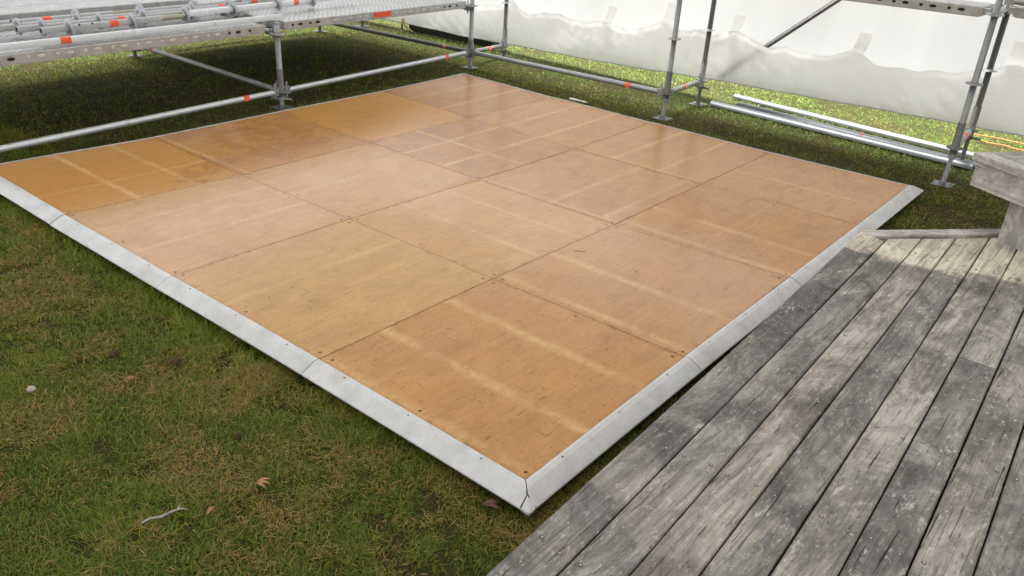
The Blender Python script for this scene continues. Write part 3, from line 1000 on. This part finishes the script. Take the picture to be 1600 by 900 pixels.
for (u, v) in product(range(4), range(4)):
    q = [G[u][v], G[u][v + 1], G[u + 1][v + 1], G[u + 1][v]]
    c = Vector((sum(p[0] for p in q) / 4, sum(p[1] for p in q) / 4))
    g = 0.0016
    pts = []
    for p in q:
        d = Vector((-g if p[0] > c.x else g, -g if p[1] > c.y else g))
        pts.append((p[0] + d.x, p[1] + d.y))
    tilt = [rnd.uniform(-.0008, .0008) for _ in range(4)]
    N = 6

    def bil(a, bb, inset=0.0, dz=0.0):
        a = min(max(a, inset), 1 - inset); bb = min(max(bb, inset), 1 - inset)
        x = (1 - a) * (1 - bb) * pts[0][0] + a * (1 - bb) * pts[1][0] + a * bb * pts[2][0] + (1 - a) * bb * pts[3][0]
        y = (1 - a) * (1 - bb) * pts[0][1] + a * (1 - bb) * pts[1][1] + a * bb * pts[2][1] + (1 - a) * bb * pts[3][1]
        t = (1 - a) * (1 - bb) * tilt[0] + a * (1 - bb) * tilt[1] + a * bb * tilt[2] + (1 - a) * bb * tilt[3]
        return (x, y, hgt(x, y) + t + dz)
    mb = MB()
    ks = [0.0015] + [i / N for i in range(1, N)] + [0.9985]
    n = N + 1
    V = [bil(a, bb) for bb in ks for a in ks]
    F = [(j * n + i, j * n + i + 1, (j + 1) * n + i + 1, (j + 1) * n + i) for j in range(N) for i in range(N)]
    # bevel ring and sides
    per = [(i, 0) for i in range(n)] + [(n - 1, j) for j in range(1, n)] + [(i, n - 1) for i in range(n - 2, -1, -1)] + [(0, j) for j in range(n - 2, 0, -1)]
    fl = [0.0] + ks[1:-1] + [1.0]
    base_i = len(V)
    for (i, j) in per:
        V.append(bil(fl[i], fl[j], 0, -0.0018))
    for (i, j) in per:
        V.append(bil(fl[i], fl[j], 0, -0.022))
    P_ = len(per)
    for k in range(P_):
        k2 = (k + 1) % P_
        F.append((per[k][1] * n + per[k][0], base_i + k, base_i + k2, per[k2][1] * n + per[k2][0]))
        F.append((base_i + k, base_i + P_ + k, base_i + P_ + k2, base_i + k2))
    mb.add(V, F, 0)
    # dark countersunk screws near the corners and along the edges
    for ax in (0.03, 0.97):
        for bx in (0.03, 0.97, 0.5) if rnd.random() < .6 else (0.03, 0.97):
            x, y, z = bil(ax + rnd.uniform(-.006, .006), bx + rnd.uniform(-.01, .01))
            mb.prof((x, y, z + 0.0002), (x, y, z + 0.0009), [(0, 0.0075), (0.0007, 0.006)], 8, 1)
    base, lines, dk, gold = PAN[(u, v)]
    mat = mat_plywood(u * 4 + v + 1, base, lines, dk, .45, gold, (1.75, 3.98, 0.42) if (u, v) == (3, 1) else (0.95, 3.62, 0.2) if (u, v) == (3, 0) else None, q[0][1], q[0][0])
    rel(mb, df).build('panel', [mat, RUST], df)

# bearers below the panels
b = MB()
for k in range(5):
    y = 0.06 + k * 1.10
    b.box(0.05, 4.5, y - 0.03, y + 0.03, -0.088, -0.024)
for x in (0.02, 4.50):
    b.box(x, x + 0.04, 0.10, 4.40, -0.086, -0.026)
rel(b, df).build('bearers', mat_plain('dark_bearer', (0.05, 0.04, 0.03), .8), df)

# edging: profile runs outward (t) and down (z)
PROF = [(0.000, -0.001), (0.0, 0.0022), (0.012, 0.0022), (0.030, -0.002), (0.060, -0.017), (0.087, -0.032), (0.0905, -0.035), (0.0905, -0.040), (0.084, -0.041), (0.060, -0.026), (0.03, -0.010), (0.0, -0.005)]


def edging(a, bb, nrm, sc=1.0, m0=0.0, m1=0.0, screws=True, lift=0.0):
    """profile swept from a to bb with outward normal nrm; m0 m1 = mitre amount at the ends"""
    a, bb = Vector((*a, 0)), Vector((*bb, 0))
    d = (bb - a).normalized()
    nn = Vector((nrm[0], nrm[1], 0))
    L = (bb - a).length
    mb = MB()
    rings = []
    K = 5
    for k in range(K):
        s = L * k / (K - 1)
        ring = []
        for t, z in PROF:
            t2 = t * sc
            e = s - (m0 * t2 if k == 0 else 0) + (m1 * t2 if k == K - 1 else 0)
            p = a + d * e + nn * t2
            ring.append((p.x, p.y, hgt(p.x, p.y) + z + lift + 0.0015 * math.sin(3 * s + a.x)))
        rings.append(ring)
    mb.rings(rings, 0, False)
    if screws:
        nS = 3
        for k in range(nS):
            s = L * (k + .5) / nS
            p = a + d * s + nn * 0.018 * sc
            z = hgt(p.x, p.y) + 0.0022 + lift
            mb.prof((p.x, p.y, z), (p.x, p.y, z + 0.0012), [(0, 0.0042), (0.0012, 0.0034)], 8, 1)
    return rel(mb, df).build('edging', [ALU, RUST], df)


e = 0.0022
for u in range(4):                                        # near left side, along y at x=0
    a, bb = G[u][0], G[u + 1][0]
    edging((a[0] - e, a[1] + (0.0015 if u else 0)), (bb[0] - e, bb[1] - 0.0015), (-1, 0), 1, 0.985 if u == 0 else 0, 0.98 if u == 3 else 0, lift=0.0006 * (u % 2) + (0.004 if u == 3 else 0))
for v in range(4):                                        # near right side, along x at y=0
    a, bb = G[0][v], G[0][v + 1]
    edging((a[0] + (0.0015 if v else 0), a[1] - e), (bb[0] - 0.0015, bb[1] - e), (0, -1), 1, 0.985 if v == 0 else 0, 0.98 if v == 3 else 0, lift=0.0006 * ((v + 1) % 2))
for u in range(4):                                        # far right side, at x=4.6
    a, bb = G[u][4], G[u + 1][4]
    edging((a[0] + e, a[1] + 0.0015), (bb[0] + e, bb[1] - 0.0015), (1, 0), .9, 0.98 if u == 0 else 0, .98 if u == 3 else 0, False)
for v in range(4):                                        # far left side, at y=4.5
    a, bb = G[4][v], G[4][v + 1]
    edging((a[0] + 0.0015, a[1] + e), (bb[0] - 0.0015, bb[1] + e), (0, 1), .9, .98 if v == 0 else 0, .98 if v == 3 else 0, False)
# rounded corner piece at the near corner
mb = MB()
c0 = G[0][0]
cx, cy = c0[0] - e, c0[1] - e
pts2 = [(-0.056, -0.0905), (-0.070, -0.0935), (-0.083, -0.0940), (-0.0915, -0.0915), (-0.0940, -0.083), (-0.0935, -0.070), (-0.0905, -0.056)]
V = [(cx - 0.047, cy - 0.047, -0.0085)] + [(cx + px, cy + py, -0.0320) for px, py in pts2]
n = len(pts2)
V += [(x, y, -0.042) for x, y, z in V[1:]]
F = [(0, i + 2, i + 1) for i in range(n - 1)] + [(i + 1, i + 2, n + i + 2, n + i + 1) for i in range(n - 1)]
mb.add(V, F, 0)
V = [(cx - 0.041, cy - 0.041, -0.0060), (cx - 0.049, cy - 0.0895, -0.0325), (cx - 0.0895, cy - 0.0895, -0.0325), (cx - 0.0895, cy - 0.049, -0.0325)]
mb.add(V, [(0, 2, 1), (0, 3, 2)], 1)
rel(mb, df).build('corner_cap', [ALU, RUST], df)

# ------------------------------------------------------------------ timber deck
ZD = 0.23
dk = empty('timber_deck', 'weathered grey timber deck of long planks beside the dance floor', 'deck', loc=(1.0, -1.6, ZD))
ux = Vector((3.304, 0.118)).normalized()                  # along the boards
un = Vector((ux.y, -ux.x))                                # across, away from the floor
o0 = Vector((-0.596, -0.327))
e_a, e_b = Vector((2.687, -0.338)), Vector((3.252, -0.835))   # end cut of the boards (chamfered corner)
BW, GAP = 0.1395, 0.0058
tones = [(0.70, 0.71, 0.71), (0.98, 0.98, .97), (1.18, 1.10, 1.02), (0.80, .80, .79), (1.18, 1.14, 1.08), (0.90, 0.90, 0.89), (1.16, 1.12, 1.05), (0.95, .96, .95), (1.05, 1.02, .97)]
JOI = [-3.4, -2.8, -2.2, -1.6, -1.0, -0.40, 0.215, 0.815, 1.415, 2.015, 2.615, 3.2, 3.8]
cut_d = (e_b - e_a)


def cut_s(off):
    """distance along a board line (offset off from the first edge) where the chamfer cuts it"""
    p = o0 + un * off
    den = ux.x * cut_d.y - ux.y * cut_d.x
    r = e_a - p
    return (r.x * cut_d.y - r.y * cut_d.x) / den


def board(off, s0, s1a, s1b, idx):
    """s1a s1b = end distances on the near and far long side"""
    mb = MB()
    c = 0.0045
    th = 0.032
    wob = rnd.uniform(0, 6)
    prof = [(0, -th), (0, -c * 1.2), (c, 0), (BW * .5, 0.0006), (BW - c, 0), (BW, -c * 1.2), (BW, -th)]
    rings = []
    K = 24
    for k in range(K + 1):
        ring = []
        for t, z in prof:
            se = s1a + (s1b - s1a) * t / BW
            s = s0 + (se - s0) * k / K
            w_ = 0.0012 * math.sin(2.3 * s + wob) * (1 if t > 0.05 else 0.4)
            p = o0 + ux * s + un * (off + t + w_)
            ring.append((p.x, p.y, ZD + z + 0.0012 * math.sin(1.7 * s + wob * 2)))
        rings.append(ring)
    mb.rings(rings, 0, False)
    for j in JOI:
        s = (j - o0.x) / ux.x
        for t in (0.028, BW - 0.030):
            ss = s + rnd.uniform(-.012, .012)
            if ss < s0 + .02 or ss > min(s1a, s1b) - 0.03:
                continue
            p = o0 + ux * ss + un * (off + t + rnd.uniform(-.006, .006))
            z = ZD + 0.0012 * math.sin(1.7 * ss + wob * 2)
            mb.prof((p.x, p.y, z - .001), (p.x, p.y, z + .0016), [(0, 0.0075), (0.0022, 0.0066)], 9, 2)
            mb.prof((p.x, p.y, z + .001), (p.x, p.y, z + .0024), [(0, 0.0045), (0.0008, 0.0042)], 8, 1)
    ob = rel(mb, dk).build('deck_board', [DECK, SCREW, RUST], dk)
    tn = tones[idx % len(tones)]
    ob.color = (*(0.7 * k + 0.3 for k in tn), 1)
    return ob


nb = 18
for i in range(nb):
    off = i * (BW + GAP)
    s_end = (cut_s(off), cut_s(off + BW))
    if i == 0:
        s_end = (3.306, 3.25)
    far = 6.0
    if s_end[0] > far or i > 6:
        s_end = (far, far)
    s0 = -2.6
    if i == 5:
        sj = 2.156
        board(off, s0, sj - .001, sj - .001, i)
        board(off, sj + .002, *s_end, i + 3)
    elif i in (2, 9):
        sj = -0.9 if i == 2 else 1.5
        board(off, s0, sj - .001, sj - .001, i)
        board(off, sj + .002, *s_end, i)
    elif i == 6:
        sj = 2.27
        board(off, s0, sj - .001, sj - .001, i)
        board(off, sj + .002, *s_end, i + 1)
    else:
        board(off, s0, *s_end, i)
# edging board across the chamfered end, standing on edge
mb = MB()
d2 = cut_d.normalized()
n2 = Vector((-d2.y, d2.x))
if n2.x < 0:
    n2 = -n2
a = Vector((2.735, -0.262)) - d2 * 0.055
st = a + n2 * (-0.042)
mb.frame((st.x, st.y, ZD - 0.15), (d2.x, d2.y, 0), (n2.x, n2.y, 0), (0, 0, 1), 1.5, 0.078, 0.156, 0, 0.006)
ob = rel(mb, dk).build('end_board', ENDWOOD, dk)
ob.color = (0.95, .93, .88, 1)
# fascia and joists below
mb = MB()
mb.frame((o0.x - 2.6 * ux.x + un.x * 0.012, o0.y - 2.6 * ux.y + un.y * .012, -0.085), (ux.x, ux.y, 0), (un.x, un.y, 0), (0, 0, 1), 5.8, 0.04, 0.275)
for j in JOI:
    if j < 2.6:
        mb.frame((j - .02, -0.42, 0.05), (0, -1, 0), (1, 0, 0), (0, 0, 1), 2.3, 0.045, 0.145)
ob = rel(mb, dk).build('joists', DECK, dk)
ob.color = (.5, .5, .5, 1)

# ------------------------------------------------------------------ bench at the end of the deck
bn = empty('bench', 'weathered timber bench with a thick post leg at the far corner of the deck', 'bench', loc=(3.5, -1.0, ZD))
Ld, Wd = Vector((0.78, -0.62, 0)).normalized(), Vector((-0.53, -0.85, 0)).normalized()
c0 = Vector((3.255, -0.552, 0))
Z3 = (0, 0, 1)


def bb_(a, w, z0, z1, L, Wid, nm, ch=0.005, col=(1, 1, 1)):
    mb = MB()
    p = c0 + Ld * a + Wd * w
    # keep a right-handed frame
    mb.frame((p.x, p.y, z0), Ld, Wd, Z3, L, Wid, z1 - z0, 0, ch)
    mb.f = [tuple(reversed(f)) for f in mb.f]
    ob = rel(mb, bn).build(nm, BENCHLEG if nm == 'leg' else BENCHSLAT if nm == 'seat_slat' else BENCHWOOD, bn)
    ob.color = (*col, 1)
    return ob


ZS = 0.66
bb_(0, 0, ZS - 0.042, ZS, 0.10, 0.86, 'seat_edge', .006, (1.0, .97, .93))
for k in range(7):
    bb_(0.105, 0.123 * k, ZS - 0.042, ZS - 0.001, 1.7, 0.118, 'seat_slat', .005, (.72 + .06 * (k % 3),) * 3)
bb_(0.018, 0.02, ZS - 0.185, ZS - 0.043, 0.045, 0.82, 'apron', .003, (.95, .93, .9))
bb_(0.066, 0.02, ZS - 0.185, ZS - 0.043, 1.7, 0.045, 'apron', .003, (.9, .9, .88))
bb_(0.07, 0.25, ZD + 0.001, ZS - 0.044, 0.14, 0.30, 'leg', .004, (.82, .81, .78))
bb_(1.4, 0.25, -0.09, ZS - 0.044, 0.14, 0.30, 'leg', .004, (.82, .81, .78))

# ------------------------------------------------------------------ small things on the grass and the floor
def blob(name, x, y, r, mat, label, cat, group=None, squash=.8, spikes=0.0, z=None):
    rr = random.Random(int(x * 1000) + int(y * 777))
    mb = MB()
    n, k = 12, 8
    rings = []
    for j in range(1, k):
        th = PI * j / k
        rings.append([(r * math.sin(th) * math.cos(2 * PI * i / n) * (1 + spikes * rr.uniform(-1, 1)),
                       r * math.sin(th) * math.sin(2 * PI * i / n) * (1 + spikes * rr.uniform(-1, 1)),
                       -r * squash * math.cos(th)) for i in range(n)])
    mb.rings(rings, 0, spikes < .1)
    o = mb.build(name, mat)
    zz = gz(x, y, 0.0) if z is None else z
    o.location = (x, y, zz + r * squash + (0.002 if z is None else 0))
    return tag(o, label, cat, group)


GP = 'brown seed pods dropped on the lawn'
blob('seed_pod', -0.51, 1.87, 0.021, POD, 'round dark brown seed pod on the grass, furthest left of the pods', 'seed pod', GP, .9, .22)
blob('seed_pod', -0.36, 1.63, 0.021, POD, 'dark brown seed pod on the grass close to the metal edging', 'seed pod', GP, .9, .22)
blob('seed_pod', -0.48, 1.00, 0.016, POD, 'small blackish seed pod on the grass nearest the camera', 'seed pod', GP, .9, .22)
blob('seed_pod', -0.55, 1.66, 0.015, STRAW_BROWN, 'flattened reddish seed pod on the grass between two dark ones', 'seed pod', GP, .5, .25)
blob('stone', -0.86, 1.85, 0.018, STONE, 'small pale pinkish stone on the grass at the left', 'stone', None, .7, .08)
mb = MB()
tw = [(-0.96, 0.82), (-0.93, 0.815), (-0.90, 0.805), (-0.865, 0.80), (-0.84, 0.787), (-0.825, 0.775)]
mb.curve([(x, y, gz(x, y, 0.022 + 0.004 * math.sin(i * 2))) for i, (x, y) in enumerate(tw)], [.003, .0045, .005, .0045, .004, .002], 7)
mb.curve([(-0.85, .793, gz(-.85, .79, .022)), (-0.837, .80, gz(-.83, .8, .028)), (-0.829, .806, gz(-.8, .8, .028))], [.003, .0025, .0015], 6)
tag(mb.build('twig', TWIG), 'short bent pale grey twig lying on the grass', 'twig')


def leaf(x, y, L, wd, a, label, mat=STRAW_BROWN, lobes=1, cat='leaf', group=None, z=.020):
    mb = MB()
    for lb in range(lobes):
        aa = a + (lb - (lobes - 1) / 2) * 0.5
        n = 7
        V = []
        for i in range(n):
            t = i / (n - 1)
            w_ = wd * math.sin(PI * min(.98, t * .92 + .04))
            cx_, cy_ = math.cos(aa) * L * t, math.sin(aa) * L * t
            zz = gz(x, y, z + 0.012 * math.sin(3 * t))
            for s in (-1, 0, 1):
                V.append((x + cx_ - math.sin(aa) * w_ * s, y + cy_ + math.cos(aa) * w_ * s, zz + 0.004 * abs(s)))
        top = len(V)
        V2 = V + [(p[0], p[1], p[2] - 0.0012) for p in V]
        F = []
        for i in range(n - 1):
            for s in (0, 1):
                q = (i * 3 + s, i * 3 + s + 1, i * 3 + s + 4, i * 3 + s + 3)
                F.append(q); F.append(tuple(k + top for k in reversed(q)))
            for s, fl in ((0, False), (2, True)):
                q = (i * 3 + s, (i + 1) * 3 + s, (i + 1) * 3 + s + top, i * 3 + s + top)
                F.append(q if not fl else tuple(reversed(q)))
        mb.add(V2, F, 0, True)
    return tag(mb.build('leaf', mat), label, cat, group)


GLF = 'dry leaves on the lawn'
leaf(-0.60, 0.72, 0.055, 0.006, -0.9, 'lobed dry tan leaf on the grass left of the near floor corner', mat_plain('tan_leaf', (.42, .22, .11), .7), 3, group=GLF)
leaf(-0.80, 0.70, 0.045, 0.008, 0.3, 'narrow brown leaf on the grass beside the bent twig', STRAW_BROWN, 1, group=GLF)
leaf(-0.14, 0.075, 0.07, 0.010, -1.0, 'brown strip-like leaf half under the near corner of the edging', mat_plain('brown_leaf', (.13, .065, .035), .7), 2, group=GLF, z=.02)
leaf(-0.05, -.02, 0.07, 0.008, -0.75, 'dark brown leaf beneath the rounded corner of the edging', mat_plain('brown_leaf2', (.09, .05, .03), .7), 1, group=GLF, z=.018)
# scrap on the far edging, chip on the floor
mb = MB()
mb.frame((4.655, 2.99, 0.030), (-.1, 1, .03), (1, .1, -0.2), (0, 0, 1), 0.15, 0.05, 0.008, 0, .003)
mb.frame((4.66, 3.09, 0.028), (-.4, 1, .1), (1, .4, -0.2), (0, 0, 1), 0.07, 0.05, 0.012, 0, .003)
tag(mb.build('paper_scrap', PAPER), 'crumpled white scrap lying on the far edging of the floor', 'scrap')
mb = MB()
mb.frame((1.755, 1.04, 0.0018), (.62, -.78, 0), (.78, .62, 0), (0, 0, 1), 0.062, 0.008, 0.004, 0, .001)
tag(mb.build('wood_chip', CHIP), 'small pale wood sliver lying on the middle of the plywood floor', 'wood chip')

# ------------------------------------------------------------------ grass
def vnoise(x, y, sc, seed):
    """smooth value noise on numpy arrays, 0..1"""
    x = np.asarray(x) / sc + seed * 17.3
    y = np.asarray(y) / sc + seed * 5.7
    xi, yi = np.floor(x), np.floor(y)
    fx, fy = x - xi, y - yi
    fx = fx * fx * (3 - 2 * fx); fy = fy * fy * (3 - 2 * fy)

    def h(a, b):
        v = np.sin(a * 127.1 + b * 311.7 + seed * 74.7) * 43758.5453
        return v - np.floor(v)
    return (h(xi, yi) * (1 - fx) + h(xi + 1, yi) * fx) * (1 - fy) + (h(xi, yi + 1) * (1 - fx) + h(xi + 1, yi + 1) * fx) * fy


def build_grass():
    rg = np.random.default_rng(11)
    Rm = np.array(CAM_R); C = np.array(CAM_C)
    X, Y = [], []
    for (x0, x1, y0, y1, n) in ((-4.2, 0.6, -0.7, 5.8, 1060000), (-3.5, 9, -1.6, 10.5, 1080000)):
        x = rg.uniform(x0, x1, n); y = rg.uniform(y0, y1, n)
        X.append(x); Y.append(y)
    x = np.concatenate(X); y = np.concatenate(Y)
    hz = 0.06 * np.clip((x + y - 5.5) / 5.5, 0, 1) - 0.09
    P = np.stack([x, y, hz + .02], 1) - C
    q = P @ Rm.T
    dep = q[:, 2]
    px = q[:, 0] / np.maximum(dep, .1) * FOC; py = q[:, 1] / np.maximum(dep, .1) * FOC
    inner = (dep > .4) & (np.abs(px) < .5 + .07) & (py < .28125 + .06) & (py > -.28125 - .03)
    outer = (dep > .15) & (np.abs(px) < 1.25) & (py < .95) & (py > -.40)    # the lawn just beyond the picture, thinner
    keep = inner | (outer & (rg.random(len(x)) < .45))
    # thin out with distance
    dens = np.clip((3.4 / np.maximum(dep, .5)) ** 1.25, 0.10, 1)
    keep &= rg.random(len(x)) < dens
    # not under floor, deck, or beyond the walls
    keep &= ~((x > 0.0) & (x < 4.6) & (y > 0.0) & (y < 4.5))
    keep &= ~((y < -0.38) & (x < 2.6))
    keep &= (y < 9.6)
    # bare patches
    bare = vnoise(x, y, .22, 3) * .6 + vnoise(x, y, .07, 4) * .4
    keep &= (bare < .66) | (rg.random(len(x)) < .22)
    x, y, hz, dep = x[keep], y[keep], hz[keep], dep[keep]
    n = len(x)
    big = vnoise(x, y, .38, 1) * .5 + vnoise(x, y, .15, 2) * .3 + vnoise(x, y, .05, 6) * .2
    dry = vnoise(x, y, .30, 8) * .5 + vnoise(x, y, .11, 9) * .5
    far = np.clip((dep - 3) / 6, 0, 1)
    L = rg.uniform(.013, .040, n) * (.7 + .8 * big) * (1 + .15 * far)
    rim = ((x > -.20) & (x < 0) & (y > -.2) & (y < 4.6)) | ((y > -.22) & (y < 0) & (x > -.2) & (x < 4.7)) | ((x > 4.6) & (x < 4.8) & (y < 4.7)) | ((y > 4.5) & (y < 4.7) & (x < 4.8))
    L = np.where(rim & (rg.random(n) < .35), L * rg.uniform(1.2, 1.9, n), L)
    straw = rg.random(n) < np.clip(.15 + (dry - .5) * 1.0, .04, .5)
    wdt = rg.uniform(.0008, .0017, n) * (1 + 1.3 * far)
    sun_strip = (x > 5.5) | (y > 7.5)  # sunlit strip: less straw, and sunlight painted into the blade tint
    straw &= ~(sun_strip & (rg.random(n) < .6))
    az = rg.uniform(0, 2 * np.pi, n) + 2.5 * vnoise(x, y, .12, 12)
    tilt = np.clip(rg.normal(.95, .33, n), .1, 1.5)
    tilt = np.where(straw, np.clip(rg.normal(1.35, .18, n), .6, 1.54), tilt)
    bend = rg.uniform(.15, .9, n)
    dx, dy = np.cos(az), np.sin(az)
    sx, sy = -dy, dx
    z0 = hz + np.where(straw, rg.uniform(.0, .014, n), -.004)
    V = np.zeros((n, 5, 3))
    cx, cy, cz = x.copy(), y.copy(), z0.copy()
    for k, wk in enumerate((1.0, .85)):
        V[:, 2 * k, 0] = cx - sx * wdt * wk; V[:, 2 * k, 1] = cy - sy * wdt * wk; V[:, 2 * k, 2] = cz
        V[:, 2 * k + 1, 0] = cx + sx * wdt * wk; V[:, 2 * k + 1, 1] = cy + sy * wdt * wk; V[:, 2 * k + 1, 2] = cz
        tt = tilt + bend * k * .5
        st = L * .55
        cx = cx + dx * np.sin(tt) * st; cy = cy + dy * np.sin(tt) * st; cz = np.maximum(cz + np.cos(tt) * st, hz + .002)
    V[:, 4, 0] = cx; V[:, 4, 1] = cy; V[:, 4, 2] = cz
    # keep blades clear of the floor edging
    me = bpy.data.meshes.new('grass')
    me.vertices.add(n * 5)
    me.vertices.foreach_set('co', V.reshape(-1))
    base = np.arange(n) * 5
    quad = np.stack([base, base + 1, base + 3, base + 2], 1)
    tri = np.stack([base + 2, base + 3, base + 4], 1)
    loops = np.concatenate([quad.reshape(-1), tri.reshape(-1)])
    me.loops.add(len(loops))
    me.loops.foreach_set('vertex_index', loops.astype(np.int32))
    me.polygons.add(2 * n)
    ls = np.concatenate([np.arange(n) * 4, 4 * n + np.arange(n) * 3])
    me.polygons.foreach_set('loop_start', ls.astype(np.int32))
    me.polygons.foreach_set('loop_total', np.concatenate([np.full(n, 4), np.full(n, 3)]).astype(np.int32))
    me.polygons.foreach_set('use_smooth', np.ones(2 * n, bool))
    g1 = np.array([.130, .196, .016]); g2 = np.array([.28, .325, .040]); g3 = np.array([.046, .092, .009])
    s1 = np.array([.43, .31, .095]); s2 = np.array([.17, .090, .030])
    a = np.clip((big - .3) / .4 + rg.normal(0, .25, n), 0, 1)[:, None]
    col = g3 * (1 - a) + g1 * a
    b = np.clip(rg.normal(.30, .34, n), 0, 1)[:, None]
    col = col * (1 - b) + g2 * b
    col = np.where(sun_strip[:, None], col * np.array([1.15, 1.32, 2.4]), col)  # blade colour brightened here to stand in for sunlight
    c = rg.random(n)[:, None] ** 1.3
    sc_ = s1 * (1 - c) + s2 * c
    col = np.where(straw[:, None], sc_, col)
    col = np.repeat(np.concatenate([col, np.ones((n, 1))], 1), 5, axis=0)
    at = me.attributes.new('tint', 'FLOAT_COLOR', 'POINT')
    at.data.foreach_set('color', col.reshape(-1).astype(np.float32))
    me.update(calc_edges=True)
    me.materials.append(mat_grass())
    o = bpy.data.objects.new('grass', me)
    COL.objects.link(o)
    tag(o, 'short mown lawn grass with dry brown patches', 'grass', kind='stuff')
    print('grass blades', n)


build_grass()
